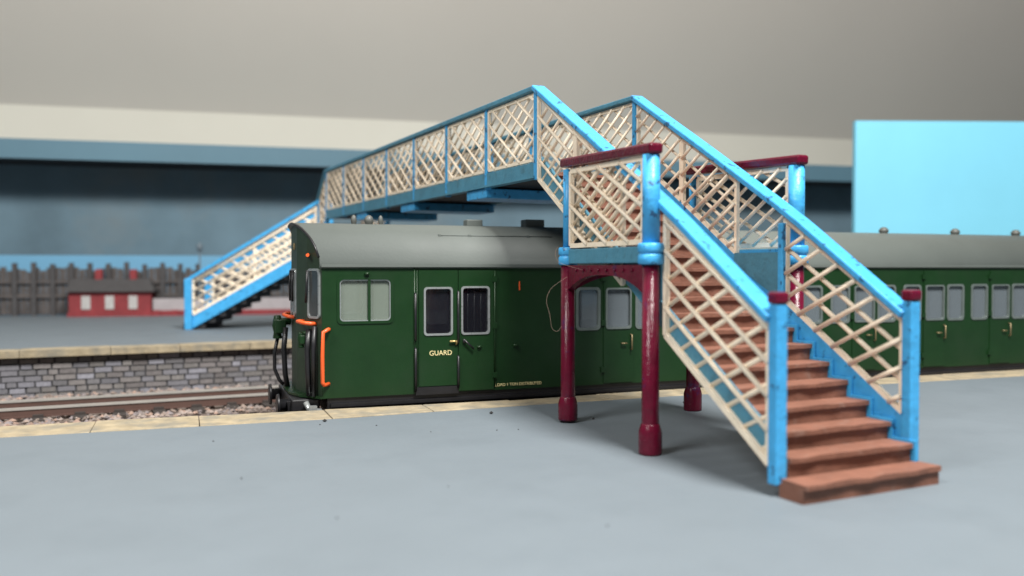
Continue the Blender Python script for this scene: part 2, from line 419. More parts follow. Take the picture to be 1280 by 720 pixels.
for (p, q, o) in ((A, B, -1), (Cc, D, 1)):
    U = (q - p).normalized()
    m = MB(); m.beam(p + V((0,0,2.575)), q + V((0,0,2.575)), 0.11, 0.22, side=V((U.y, -U.x, 0))); fbuild(m, 'floor_beam', M['teal'], bevel=0.015)
    for c, rr in ((p, 0.08), (q, 0.115)):
        zt = 4.0 if c in (p,) else 3.93
        m = MB(); m.lathe(c.x, c.y, [(rr, 2.72), (rr*0.97, zt - 0.08)], 18); po = fbuild(m, 'landing_post', M['blue'])
        k = MB(); R0 = 0.15 if rr < 0.1 else 0.17
        k.lathe(c.x, c.y, [(R0*0.9, 2.445), (R0, 2.47), (R0, 2.555), (R0*0.93, 2.575), (R0*0.86, 2.58), (R0*0.86, 2.595), (R0*0.93, 2.60), (R0, 2.62), (R0, 2.70), (R0*0.9, 2.72)], 20)
        fbuild(k, 'collar', M['blue'], po)
    side = V((U.y, -U.x, 0))
    a = p + U*0.14; b = q - U*0.17
    lattice('lattice_panel', [(a.x, a.y, 2.74), (b.x, b.y, 2.74), (b.x, b.y, 3.83), (a.x, a.y, 3.88)], fb,
            [(-0.50, 0.32, 0.30, 0.03), (0.60, 0.245, 0.2, -0.03)], (o, 0, 0), r=0.029, frame=0.07)
    m = MB(); m.sweep([p - U*0.12 + V((0,0,4.03)), q + U*0.14 + V((0,0,3.92))], side, 0.20, 0.14); fbuild(m, 'capping_rail', M['maroon'], bevel=0.035)
# landing wing floors
m = MB(); m.hexa([(A.x + .06, 11.85, 2.6), (sx(11.85, -0.04), 11.85, 2.6), (sx(9.5, -0.04), 9.5, 2.6), (B.x + .06, 9.4, 2.6)],
                 [(A.x + .06, 11.85, 2.66), (sx(11.85, -0.04), 11.85, 2.66), (sx(9.5, -0.04), 9.5, 2.66), (B.x + .06, 9.4, 2.66)])
fbuild(m, 'landing_floor', M['blue']); m = MB()
m.hexa([(sx(11.85, 2.04), 11.85, 2.6), (Cc.x - .06, 11.9, 2.6), (D.x - .06, 9.5, 2.6), (sx(9.5, 2.04), 9.5, 2.6)],
       [(sx(11.85, 2.04), 11.85, 2.66), (Cc.x - .06, 11.9, 2.66), (D.x - .06, 9.5, 2.66), (sx(9.5, 2.04), 9.5, 2.66)])
fbuild(m, 'landing_floor', M['blue'])

# ---- far end: short flight on, then a flight turned along the far platform
ZFP = 0.40
T = V((7.0, 28.5, 0)); E = V((3.15, 30.3, 0)); u = (E - T).normalized(); bk = V((-u.y, u.x, 0))
if bk.y < 0: bk = -bk
Lf = (E - T).length
m = MB()
for k in range(4):
    z = 4.0 - 0.2*(k+1); ya = Y1 + 0.3*k
    m.box((7.05, ya, z - 0.3), (8.95, ya + 0.34, z + 0.001*k))
fl = [(7.0, 28.62), (9.0, 28.62), (9.0, 30.6), (7.85, 30.3)]
m.hexa([(x_, y_, 3.06) for x_, y_ in fl], [(x_, y_, 3.2) for x_, y_ in fl])
fbuild(m, 'stair_treads', M['tread']); m = MB()
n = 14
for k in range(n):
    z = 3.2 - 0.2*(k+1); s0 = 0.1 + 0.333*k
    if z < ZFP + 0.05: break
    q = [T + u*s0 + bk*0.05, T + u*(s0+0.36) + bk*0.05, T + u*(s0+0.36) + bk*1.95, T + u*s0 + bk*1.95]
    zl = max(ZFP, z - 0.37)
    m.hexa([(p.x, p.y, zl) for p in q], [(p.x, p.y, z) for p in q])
fbuild(m, 'stair_treads', M['dark'])  # brown treads coloured near black here, standing in for shade on the flight
for X, o in ((7.0, -1), (9.0, 1)):
    h = MB(); h.sweep([(X, Y1, HZ), (X, 28.5, 4.60), (X, 28.6, 4.56)] if o < 0 else [(X, Y1, HZ), (X, 28.5, 4.60), (X, 30.6, 4.60)], V((1,0,0)), 0.2, 0.085); fbuild(h, 'handrail', M['teal'])
    g = MB(); g.hexa([(X-.04, Y1, 3.55), (X-.04, 28.6, 2.95), (X-.04, 28.6, 3.3), (X-.04, Y1, 4.1)], [(X+.04, Y1, 3.55), (X+.04, 28.6, 2.95), (X+.04, 28.6, 3.3), (X+.04, Y1, 4.1)]); fbuild(g, 'stringer', M['blue'])
    lattice('lattice_panel', [(X, Y1 + 0.08, 4.14), (X, 28.42, 3.36), (X, 28.42, 4.56), (X, Y1 + 0.08, 5.3)], fb,
            [(0.5, 0.3, 0.2, 0.025), (-0.8, 0.3, 0.2, -0.03)], (o, 0, 0), frame=0.055)
lattice('lattice_panel', [(9.0, 28.7, 3.36), (9.0, 30.5, 3.36), (9.0, 30.5, 4.5), (9.0, 28.7, 4.5)], fb,
        [(0.6, 0.3, 0.2, 0.025), (-0.6, 0.3, 0.2, -0.03)], (1, 0, 0), frame=0.055)
for sd, o in ((0.0, -1), (2.0, 1)):
    P0 = T + bk*sd; 
    hz0, hz1 = 4.57, 2.03
    fz = lambda s: hz0 + (hz1 - hz0)*s/Lf
    at = lambda s, z: V((P0.x, P0.y, 0)) + u*s + V((0, 0, z))
    h = MB(); h.sweep([at(-0.05, fz(-0.05)), at(Lf + 0.1, fz(Lf + 0.1))], bk, 0.2, 0.10); fbuild(h, 'handrail', M['blue'])
    g = MB(); pts = [(0.0, fz(0) - 1.78), (Lf, fz(Lf) - 1.66), (Lf, fz(Lf) - 1.27), (0.0, fz(0) - 1.36)]
    g.hexa([at(s, z) + bk*(-0.035) for s, z in pts], [at(s, z) + bk*0.035 for s, z in pts]); fbuild(g, 'stringer', M['blue'])
    lattice('lattice_panel', [at(0.12, fz(0.12) - 1.32), at(Lf - 0.14, fz(Lf - 0.14) - 1.22), at(Lf - 0.14, fz(Lf - 0.14) - 0.06), at(0.12, fz(0.12) - 0.06)], fb,
            [(-0.60, 0.285, 0.28, 0.03), (0.42, 0.34, 0.2, -0.03)], tuple(bk * o), r=0.032, frame=0.08, nmid=1)
    for s, zlo, zhi, w in ((0.0, fz(0) - 1.85, fz(0) - 0.02, 0.14), (Lf, ZFP, fz(Lf) + 0.02, 0.26)):
        c = at(s, 0); g = MB(); g.beam(c + V((0,0,zlo)), c + V((0,0,zhi)), w, w*0.9, side=bk); fbuild(g, 'newel_post', M['blue'], bevel=0.02)
for p in ((7.15, 28.8), (8.85, 28.8), (8.85, 30.4), (7.95, 30.2)):
    column(V((p[0], p[1], 0)), 3.06, ZFP)

# ------------------------------------------------------------------ RAILWAY COACH
YS, YO = 15.15, 17.75                     # near and far sides
ZB0, ZE0 = 0.17, 2.42
XC0, XC1 = 2.21, 22.0
coach = thing('railway_coach', 'dark green railway coach with grey roof, guard door and orange cab handrails', 'railway coach', (12.0, 16.45, -0.5))
CO = V((12.0, 16.45, -0.5))
def cb(mb, name, m, parent=None, bevel=0.0): return mb.build(name, m, parent or coach, bevel, CO)
wins = [('cab', 2.50, 3.41, 1.47, 2.21)]
doors = [('guard', 3.90, 4.61, 0.30, 2.36, 4.01, 4.50, 1.22, 2.04), ('luggage', 4.635, 5.30, 0.19, 2.36, 4.70, 5.20, 1.22, 2.05)]
for k in range(7):
    x0 = 6.99 + 1.98*k
    if x0 > 20: break
    wins.append(('w', x0, x0 + 0.44, 1.25, 2.0)); wins.append(('w', x0 + 1.26, x0 + 1.70, 1.25, 2.0))
    doors.append(('pass', x0 + 0.54, x0 + 1.17, 0.20, 2.34, x0 + 0.60, x0 + 1.11, 1.25, 2.0))
holes = [w[1:] for w in wins] + [d[5:9] for d in doors]
def holed(mb, x0, x1, z0, z1, hs, ya, yb):
    xs = sorted({x0, x1, *[h[0] for h in hs], *[h[1] for h in hs]}); zs = sorted({z0, z1, *[h[2] for h in hs], *[h[3] for h in hs]})
    inh = lambda x, z: any(h[0] < x < h[1] and h[2] < z < h[3] for h in hs)
    vs = {}
    def v(x, y, z):
        k = (x, y, z)
        if k not in vs: vs[k] = mb.bm.verts.new(k)
        return vs[k]
    def quad(*p): mb.bm.faces.new([v(*q) for q in p])
    for i in range(len(xs)-1):
        for j in range(len(zs)-1):
            if inh((xs[i]+xs[i+1])/2, (zs[j]+zs[j+1])/2): continue
            a, b, c, d = xs[i], xs[i+1], zs[j], zs[j+1]
            quad((a,ya,c),(b,ya,c),(b,ya,d),(a,ya,d)); quad((a,yb,c),(a,yb,d),(b,yb,d),(b,yb,c))
            for (dx, dz, e) in ((-1,0,((a,c),(a,d))),(1,0,((b,c),(b,d))),(0,-1,((a,c),(b,c))),(0,1,((a,d),(b,d)))):
                mx, mz = (a+b)/2 + dx*(b-a), (c+d)/2 + dz*(d-c)
                ni, nj = i+dx, j+dz
                out = not (0 <= ni < len(xs)-1 and 0 <= nj < len(zs)-1)
                if not out: out = inh((xs[ni]+xs[ni+1])/2, (zs[nj]+zs[nj+1])/2)
                if out:
                    (p0, q0), (p1, q1) = e
                    quad((p0,ya,q0),(p1,ya,q1),(p1,yb,q1),(p0,yb,q0))
def rrect(x0, x1, z0, z1, r, n=5):
    pts = []
    for cx, cz, a0 in ((x1-r, z0+r, -90), (x1-r, z1-r, 0), (x0+r, z1-r, 90), (x0+r, z0+r, 180)):
        for k in range(n+1):
            a = math.radians(a0 + 90*k/n); pts.append((cx + r*math.cos(a), cz + r*math.sin(a)))
    return pts
def ring(mb, outer, inner, ya, yb):
    n = len(outer); q = []
    for pts, y in ((outer, ya), (inner, ya), (inner, yb), (outer, yb)):
        q.append([mb.bm.verts.new((x, y, z)) for x, z in pts])
    for a in range(4):
        b = (a+1) % 4
        for k in range(n):
            mb.bm.faces.new((q[a][k], q[a][(k+1)%n], q[b][(k+1)%n], q[b][k]))
def winframe(x0, x1, z0, z1, y, out, r=0.07, w=0.035):
    mb = MB(); ring(mb, rrect(x0 - w, x1 + w, z0 - w, z1 + w, r + 0.012), rrect(x0 + 0.012, x1 - 0.012, z0 + 0.012, z1 - 0.012, r), y + out*0.016, y - out*0.035); return mb
def pane(x0, x1, z0, z1, y):
    mb = MB(); pts = rrect(x0 + 0.005, x1 - 0.005, z0 + 0.005, z1 - 0.005, 0.05)
    mb.hexa([(x, y, z) for x, z in pts], [(x, y + 0.012, z) for x, z in pts]); return mb

body = MB()
holed(body, XC0 + .004, XC1, ZB0, ZE0, holes, YS, YS + 0.07)
holed(body, XC0 + .004, XC1, ZB0, ZE0, holes, YO - 0.07, YO)
plan = [(2.21, 15.15), (2.03, 15.56), (1.90, 16.02), (1.90, 16.88), (2.03, 17.34), (2.21, 17.75)]
body.box((XC0 + .1, YS + 0.072, 0.18), (XC1 - .1, YO - 0.072, 0.30))          # floor
body.box((XC1 - 0.08, YS + .001, ZB0 + .002), (XC1 + .002, YO - .001, ZE0 - .001))
bodyo = cb(body, 'body', M['green'])
# cab end
e = MB()
inn = lambda x, y, z: (x + 0.05, y + (0.035 if y < 16.45 else -0.035), z)
for i in range(5):
    (xa, ya), (xb, yb) = plan[i], plan[i+1]
    e.hexa([(xa, ya, ZB0 + .03), (xb, yb, ZB0 + .03), inn(xb, yb, ZB0 + .03), inn(xa, ya, ZB0 + .03)], [(xa, ya, ZE0), (xb, yb, ZE0), inn(xb, yb, ZE0), inn(xa, ya, ZE0)])
def roofz(y):
    t = abs((y - 16.45) / 1.33); return ZE0 + 0.80 * (1 - min(1, t) ** 2.5) ** (1/1.75)
def planx(y):
    for i in range(5):
        (xa, ya), (xb, yb) = plan[i], plan[i+1]
        if ya <= y <= yb: return xa + (xb-xa)*(y-ya)/(yb-ya)
    return 2.21
gy = [15.16 + (17.74 - 15.16)*k/24 for k in range(25)]
for k in range(24):
    a, b = gy[k], gy[k+1]
    e.hexa([(planx(a) + .002, a, ZE0), (planx(b) + .002, b, ZE0), (planx(b) + .06, b, ZE0), (planx(a) + .06, a, ZE0)],
           [(planx(a) + .002, a, roofz(a) - .01), (planx(b) + .002, b, roofz(b) - .01), (planx(b) + .06, b, roofz(b) - .01), (planx(a) + .06, a, roofz(a) - .01)])
bmesh.ops.remove_doubles(e.bm, verts=e.bm.verts, dist=1e-4)
endo = cb(e, 'cab_end', M['greend'])
# roof
r_ = MB(); n = 40; prev = None
ry = [16.45 + 1.33 * math.sin(math.pi*(k/n - 0.5)) for k in range(n+1)]
top0 = []; top1 = []; in0 = []; in1 = []
for y in ry:
    yc = min(max(y, YS), YO); z = roofz(y) if abs(y-16.45) < 1.3299 else ZE0
    xs_ = planx(yc) - 0.035
    top0.append(r_.bm.verts.new((xs_, y, z))); top1.append(r_.bm.verts.new((XC1 + .03, y, z)))
    yi = 16.45 + (y - 16.45)*0.97
    in0.append(r_.bm.verts.new((xs_, yi, max(ZE0 - 0.03, z - 0.045)))); in1.append(r_.bm.verts.new((XC1 + .03, yi, max(ZE0 - 0.03, z - 0.045))))
for k in range(n):
    f = r_.bm.faces.new((top0[k], top0[k+1], top1[k+1], top1[k])); f.smooth = True
    f = r_.bm.faces.new((in0[k], in0[k+1], in1[k+1], in1[k])); f.smooth = True
    r_.bm.faces.new((top0[k], top0[k+1], in0[k+1], in0[k])); r_.bm.faces.new((top1[k], top1[k+1], in1[k+1], in1[k]))
for k in (0, n): r_.bm.faces.new((top0[k], in0[k], in1[k], top1[k]))
roofo = cb(r_, 'roof', M['roof'])
cb(MB().box((2.2, YS - 0.045, ZE0 - 0.002), (XC1, YS - 0.015, ZE0 + 0.045)), 'gutter', M['roof'], roofo)
cb(MB().tube([(planx(y) - 0.045, y, roofz(y) - 0.015) for y in gy], 0.022, 6), 'end_rim', M['black'], roofo)
for x, r0 in ((2.95, .055), (3.23, .085), (3.45, .045)):
    v = MB(); v.lathe(x, 16.2, [(r0*0.75, 3.15), (r0*0.8, 3.22), (r0, 3.25), (r0, 3.29), (r0*0.8, 3.34), (r0*0.4, 3.37), (0.01, 3.375)], 16); cb(v, 'roof_vent', M['ventgrey'], roofo)
cb(MB().box((5.1, 16.1, 3.15), (5.42, 16.35, 3.33)), 'roof_box', M['roof'], roofo, bevel=0.02)
cb(MB().box((6.35, 16.2, 3.15), (6.75, 16.5, 3.36)), 'roof_box', M['roof'], roofo, bevel=0.02)
for x in (8.9, 11.2, 13.2, 15.4, 17.6, 19.6):
    v = MB(); v.lathe(x, 16.3, [(0.08, 3.15), (0.085, 3.22), (0.11, 3.25), (0.11, 3.29), (0.06, 3.35), (0.01, 3.36)], 14); cb(v, 'roof_vent', M['ventgrey'], roofo)
cy = 15.48; cz = roofz(15.48) + 0.02
c_ = MB(); c_.tube([(4.35, cy, cz - .012), (6.6, cy, cz - .012)], 0.009, 6)
for x in (4.38, 4.95, 6.1): c_.box((x - .025, cy - .025, cz - .04), (x + .025, cy + .025, cz + .005))
cb(c_, 'roof_conduit', M['roof'], roofo)

# interior
for x in (3.62, 6.6, *[6.9 + 1.98*k for k in range(1, 8)]): cb(MB().box((x - 0.02, YS + 0.08, 0.31), (x + 0.02, YO - 0.08, 2.40)), 'partition', M['partition'])
for k in range(7):
    for dx in (0.30, 1.68): 
        x = 6.9 + 1.98*k + dx - 0.15
        p_ = MB(); p_.box((x, YS + 0.1, 0.31), (x + .3, YO - 0.1, 0.75)); p_.box((x + (-.05 if dx < 1 else .22), YS + 0.1, 0.76), (x + (.08 if dx < 1 else .35), YO - 0.1, 1.55)); cb(p_, 'seat', M['seat'])
cb(MB().box((2.55, 15.5, 0.31), (2.95, 16.0, 0.8)), 'seat', M['seat']); cb(MB().box((2.35, 15.35, 0.31), (2.5, 17.5, 1.35)), 'driving_desk', M['seat'])
# side windows
for kind, x0, x1, z0, z1 in wins:
    for y, out in ((YS, -1), (YO, 1)):
        f = cb(winframe(x0, x1, z0, z1, y, out), 'window', M['dullsilver'] if kind != 'cab' or out > 0 else M['green'])
        cb(pane(x0, x1, z0, z1, y - out*0.03), 'pane', M['cabglass'] if kind == 'cab' else M['greyglass'], f)
        if kind == 'cab' and out < 0:
            mf = MB(); ring(mf, rrect(x0 + .012, x1 - .012, z0 + .012, z1 - .012, .07), rrect(x0 + .03, x1 - .03, z0 + .03, z1 - .03, .06), y - .004, y + .02)
            cb(mf, 'frame', M['silver'], f)
            cb(MB().box((3.0, y - .008, z0 + .01), (3.045, y + .03, z1 - .01)), 'mullion', M['green'], f)
# doors
for kind, x0, x1, z0, z1, a0, a1, c0, c1 in doors:
    for y, out in ((YS, -1), (YO, 1)):
        d = MB(); holed(d, x0, x1, z0, z1, [(a0, a1, c0, c1)], y + out*0.022 if out > 0 else y - 0.022, y - out*0.004)
        do = cb(d, 'door', M['green'])
        if out < 0 and kind in ('guard', 'luggage'): do['label'] = 'guard door with a plain dark window' if kind == 'guard' else 'luggage door with a barred window'
        f = cb(winframe(a0, a1, c0, c1, y + out*0.022, out, 0.05, 0.022), 'window_frame', M['silver'] if kind != 'pass' else M['dullsilver'], do)
        cb(pane(a0, a1, c0, c1, y - out*0.02), 'pane', M['glass'] if kind in ('guard', 'luggage') else M['greyglass'], do)
        if out > 0: continue
        yy = y - 0.03
        hx = x1 - 0.09 if kind == 'guard' else (x0 + 0.10 if kind == 'luggage' else x1 - 0.05)
        h = MB()
        if kind == 'guard': h.tube([(hx - .06, yy - .03, 1.09), (hx + .06, yy - .03, 1.09), (hx + .065, yy - .01, 1.03)], 0.018, 6)
        elif kind == 'luggage': h.tube([(hx, yy + .01, 1.10), (hx, yy - .04, 1.10), (hx + .17, yy - .04, 0.94)], 0.02, 6); h.lathe(hx, yy, [(0.03, 1.05), (0.03, 1.12)], 8)
        else: h.tube([(hx, yy + .01, 1.12), (hx, yy - .05, 1.10), (hx, yy - .05, 0.84), (hx, yy + .01, 0.82)], 0.015, 6); h.tube([(hx - .2, yy + .01, .95), (hx - .2, yy - .04, .95), (hx - .1, yy - .04, .95)], .015, 6)
        cb(h, 'handle', M['brass'] if kind == 'guard' else (M['black'] if kind == 'luggage' else M['old_brass']), do)
        if kind == 'luggage':
            b = MB()
            for q in range(3): b.tube([(a0 + (a1-a0)*(q+1)/4, y + 0.05, c0), (a0 + (a1-a0)*(q+1)/4, y + 0.05, c1)], 0.01, 6)
            cb(b, 'window_bars', M['silver'], do)
        hg = MB()
        for z in ((0.45, 1.35, 2.2) if kind != 'guard' else ()):
            hx2 = x1 + 0.02 if kind == 'luggage' else x0 - 0.01
            hg.box((hx2 - .045, y - .04, z - .05), (hx2 + .045, y - .002, z + .05))
        if kind == 'luggage': hg.tube([(x1 + .02, y - .025, .25), (x1 + .02, y - .025, 2.35)], .014, 6)
        if kind != 'guard': cb(hg, 'hinge', M['green'], do)
# black grab rails beside the guard doors
for x, zz in ((3.835, ((1.95, 1.12), (0.98, 0.22))), (4.622, ((1.98, 1.05), (0.82, 0.25)))):
    for za, zb_ in zz:
        cb(MB().tube([(x, YS - .005, za), (x, YS - .05, za - .02), (x, YS - .05, zb_ + .02), (x, YS - .005, zb_)], 0.022, 6), 'grab_rail', M['black'])
cb(MB().box((3.84, YS - .03, ZB0 - .02), (4.63, YS + .02, 0.285)), 'door_step', M['black'])
cb(MB().tube([(3.825, YS - .004, .2), (3.825, YS - .004, 2.4)], .012, 6).tube([(3.87, YS - .004, .3), (3.87, YS - .004, 2.4)], .008, 6), 'panel_seam', M['green'])
b = MB()
for x, z in ((5.02, 0.97), (5.72, 0.98), (2.98, 2.3)): b.lathe(x, YS - 0.02, [(0.045, z - .02), (0.045, z + .02)], 10)
cb(b, 'bolt', M['green'])
RX = (math.radians(90), 0, 0)
def ctext(name, body_, size, m, x, y, z, rot, **k): return text(name, body_, size, m, coach, V((x, y, z)) - CO, rot, **k)
ctext('lettering', 'GUARD', 0.122, M['gold'], 4.085, YS - 0.026, 0.845, RX, label='gold word GUARD on the door')
ctext('lettering', 'LOAD 1 TON DISTRIBUTED', 0.075, M['gold'], 5.33, YS - 0.004, 0.235, RX, label='small gold load lettering along the bottom edge')
ctext('lettering', '1', 0.24, M['orange'], 5.75, YS - 0.004, 1.99, RX, label='small orange figure high on the side')
ctext('unit_number', '570', 0.17, M['ochre'], 1.888, 16.47, 2.73, (math.radians(90), 0, math.radians(-90)), label='faded unit number above the cab window')
# underframe
u_ = MB(); u_.box((2.3, YS + 0.03, -0.09), (XC1, YO - 0.03, ZB0 - .004)); u_.box((2.35, YS - 0.03, 0.015), (XC1, YS + 0.02, 0.075)); u_.box((5.9, YS + 0.1, -0.4), (8.4, YO - .1, -0.092))
u_.box((10.0, YS + .15, -0.4), (13.5, YO - .15, -0.093))
cb(u_, 'underframe', M['black'])
for bx in (4.2, 19.6):
    bg = MB(); bg.box((bx - 1.7, 15.55, -0.35), (bx + 1.7, 15.65, -0.1)); bg.box((bx - 1.7, 17.25, -0.35), (bx + 1.7, 17.35, -0.1)); bg.box((bx - .3, 15.66, -.3), (bx + .3, 17.24, -.15))
    bo = cb(bg, 'bogie', M['black'])
    for dx in (-1.2, 1.2):
        for y in (15.75, 17.15):
            w = MB(); w.tube([(bx + dx, y - .05, -0.06), (bx + dx, y + .05, -0.06)], 0.43, 24); cb(w, 'wheel', M['black'], bo)
# cab windows on the facets
def facet(i, s0, s1, z0, z1, name='cab_window'):
    (xa, ya), (xb, yb) = plan[i], plan[i+1]
    a = V((xa, ya, 0)); d = V((xb-xa, yb-ya, 0)); Ld = d.length; d.normalize(); nn = V((-d.y, d.x, 0))
    if nn.x > 0: nn = -nn
    fr = MB(); n0 = len(rrect(0,1,0,1,.07))
    o_, i_ = rrect(s0*Ld - .03, s1*Ld + .03, z0 - .03, z1 + .03, .08), rrect(s0*Ld + .01, s1*Ld - .01, z0 + .01, z1 - .01, .06)
    P = lambda pts, dep: [a + d*s + V((0,0,z)) + nn*dep for s, z in pts]
    q = [[fr.bm.verts.new(p) for p in P(*t)] for t in ((o_, -.005), (o_, .03), (i_, .03), (i_, -.005))]
    for k in range(4):
        for j in range(n0): fr.bm.faces.new((q[k][j], q[k][(j+1)%n0], q[(k+1)%4][(j+1)%n0], q[(k+1)%4][j]))
    fo = cb(fr, name, M['silver'])
    pn = MB(); pn.hexa(P(i_, .004), P(i_, .014)); cb(pn, 'pane', M['cabdark'], fo)
    return a, d, nn, fo
M['cabdark'] = mat('cab_glass_dark', (0.05, 0.055, 0.055), 0.08, spec=0.8, var=0.3, vscale=2, rvar=0.03)
for i, s0, s1 in ((0, 0.16, 0.88), (2, 0.12, 0.42), (2, 0.60, 0.88), (4, 0.12, 0.84)):
    a, d, nn, fo = facet(i, s0, s1, 1.56, 2.36)
    q = a + d*(s0*0.5 + s1*0.4)*0.9
    cb(MB().tube([q + nn*.05 + V((0,0,2.36)), q + nn*.06 + V((0,0,2.05)), q + nn*.05 + V((0,0,1.8)) + d*.05], .022, 6), 'wiper', M['black'], fo)
# orange handrails
o1 = MB(); o1.tube([(2.33, 15.15, 1.35), (2.30, 15.06, 1.355), (2.215, 15.04, 1.31), (2.20, 15.04, 0.9), (2.20, 15.04, 0.46), (2.23, 15.045, 0.415), (2.32, 15.15, 0.42)], 0.034, 8); cb(o1, 'handrail', M['orange'])
o1 = MB(); o1.tube([(2.14, 15.33, 1.44), (2.02, 15.27, 1.45), (1.93, 15.36, 1.46), (1.86, 15.62, 1.47), (1.90, 15.70, 1.47), (1.99, 15.72, 1.47)], 0.034, 8); cb(o1, 'handrail', M['orange'])
o1 = MB(); o1.tube([(1.91, 16.4, 1.5), (1.78, 16.5, 1.52), (1.74, 16.7, 1.54), (1.80, 16.87, 1.55), (1.93, 16.9, 1.55)], 0.034, 8); cb(o1, 'handrail', M['orange'])
l_ = MB(); l_.tube([(2.05, 15.62, 2.63), (2.0, 15.35, 2.62)], .03, 8); cb(l_, 'lamp_iron', M['orange'])
# jumper cables, valves, hoses
for (x, y, z) in ((1.70, 16.95, 1.30), (1.93, 15.48, 1.16)):
    g = MB(); s_ = 1.0 if y > 16 else 0.62
    g.box((x - .1*s_, y - .12*s_, z - .12*s_), (x + .1*s_, y + .12*s_, z + .14*s_)); g.tube([(x - .12*s_, y, z + .1), (x + .2, y, z + .1)], .07*s_, 10); g.lathe(x - .05*s_, y, [(.09*s_, z - .22*s_), (.07*s_, z - .1*s_), (.1*s_, z + .02), (.06*s_, z + .22*s_)], 12)
    cb(g, 'jumper_socket', M['green'], bevel=0.02)
h_ = MB(); h_.tube([(1.66, 17.0, 1.1), (1.60, 17.02, 0.8), (1.60, 17.0, 0.5), (1.68, 16.95, 0.3), (1.75, 16.9, .22)], .035, 7); cb(h_, 'hose', M['black'])
h_ = MB(); h_.tube([(1.78, 16.75, 1.3), (1.74, 16.72, 0.9), (1.76, 16.7, 0.45), (1.8, 16.7, .2)], .05, 7); cb(h_, 'hose', M['black'])
h_ = MB(); h_.tube([(2.02, 15.38, 1.35), (1.99, 15.36, 1.0), (2.0, 15.36, 0.6), (2.02, 15.36, .2)], .05, 8); cb(h_, 'hose', M['black'])
h_ = MB(); h_.tube([(2.10, 15.28, 1.4), (2.08, 15.26, 1.0), (2.08, 15.26, .2)], .04, 8); cb(h_, 'hose', M['black'])
# apron, buffer beam, buffers, plough irons
ap = MB(); pl2 = [(x - (0.16 if 0 < i < 5 else 0.03), y) for i, (x, y) in enumerate(plan)]
poly = pl2 + [(2.4, 17.74), (2.4, 15.16)]
ap.hexa([(x, y, 0.165) for x, y in poly], [(x, y, 0.205) for x, y in poly]); cb(ap, 'step_apron', M['green'])
cb(MB().box((1.72, 15.35, -0.22), (2.2, 17.55, 0.15)), 'buffer_beam', M['black'], bevel=0.03)
for y in (15.65, 17.1):
    bf = MB(); bf.tube([(1.80, y, 0.02), (1.55, y, 0.02), (1.545, y, 0.02), (1.5, y, 0.02)], [0.12, 0.10, 0.20, 0.19], 18); cb(bf, 'buffer', M['black'])
for y in (15.5, 17.3):
    pi_ = MB(); pi_.hexa([(1.72, y - .05, -.45), (1.95, y - .05, -.45), (1.95, y + .05, -.45), (1.72, y + .05, -.45)], [(1.66, y - .05, .1), (2.1, y - .05, .1), (2.1, y + .05, .1), (1.66, y + .05, .1)]); cb(pi_, 'guard_iron', M['black'])
h_ = MB(); h_.tube([(1.95, 15.28, .1), (2.0, 15.2, -0.02), (2.2, 15.17, -.05)], .05, 8); h_.box((1.98, 15.13, -.12), (2.12, 15.25, .05)); cb(h_, 'brake_pipe', M['silver'])

# ------------------------------------------------------------------ near platform
edge_back = [(-30, 15.6), (-10, 15.25), (-0.8, 15.10), (2.4, 14.96), (4.5, 14.86), (6.15, 14.86), (7.3, 15.0), (9.3, 15.08), (12, 15.1), (24, 15.1), (40, 15.1)]
edge_in = [(-30, 14.6), (-10, 14.3), (-1.2, 14.12), (2.4, 14.05), (4.5, 14.2), (6.15, 14.28), (7.3, 14.30), (9.3, 14.35), (12, 14.3), (24, 14.25), (40, 14.2)]
pl = MB()
poly = [(x, y) for x, y in edge_in] + [(40, -14), (-30, -14)]
pl.hexa([(x, y, -0.5) for x, y in poly], [(x, y, 0.0) for x, y in poly])
plat = tag(pl.build('platform', M['platform']), 'smooth grey near platform surface', None, None, 'structure')
def interp(e, x):
    for (x0, y0), (x1, y1) in zip(e, e[1:]):
        if x0 <= x <= x1: return y0 + (y1-y0)*(x-x0)/(x1-x0)
cp = MB(); x = -24.0
while x < 34:
    w = random.uniform(1.5, 2.1); a, b = x + .005, x + w - .005; dz = random.uniform(-.006, .008)
    ya, yb = interp(edge_in, a) + .004, interp(edge_in, b) + .004; za, zb_ = interp(edge_back, a), interp(edge_back, b)
    cp.hexa([(a, ya, -.14), (b, yb, -.14), (b, zb_, -.14), (a, za, -.14)], [(a, ya, .012 + dz), (b, yb, .012 + dz), (b, zb_, .012 + dz), (a, za, .012 + dz)])
    x += w
cpo = cp.build('platform_coping', M['coping'], plat, 0.015)
fw = MB(); poly = [(x, y - .12) for x, y in edge_back] + [(x, y + .05) for x, y in edge_in[::-1]]
fw.hexa([(x, y, -0.95) for x, y in poly], [(x, y, -.145) for x, y in poly]); fw.build('platform_face', M['mortar'], plat)

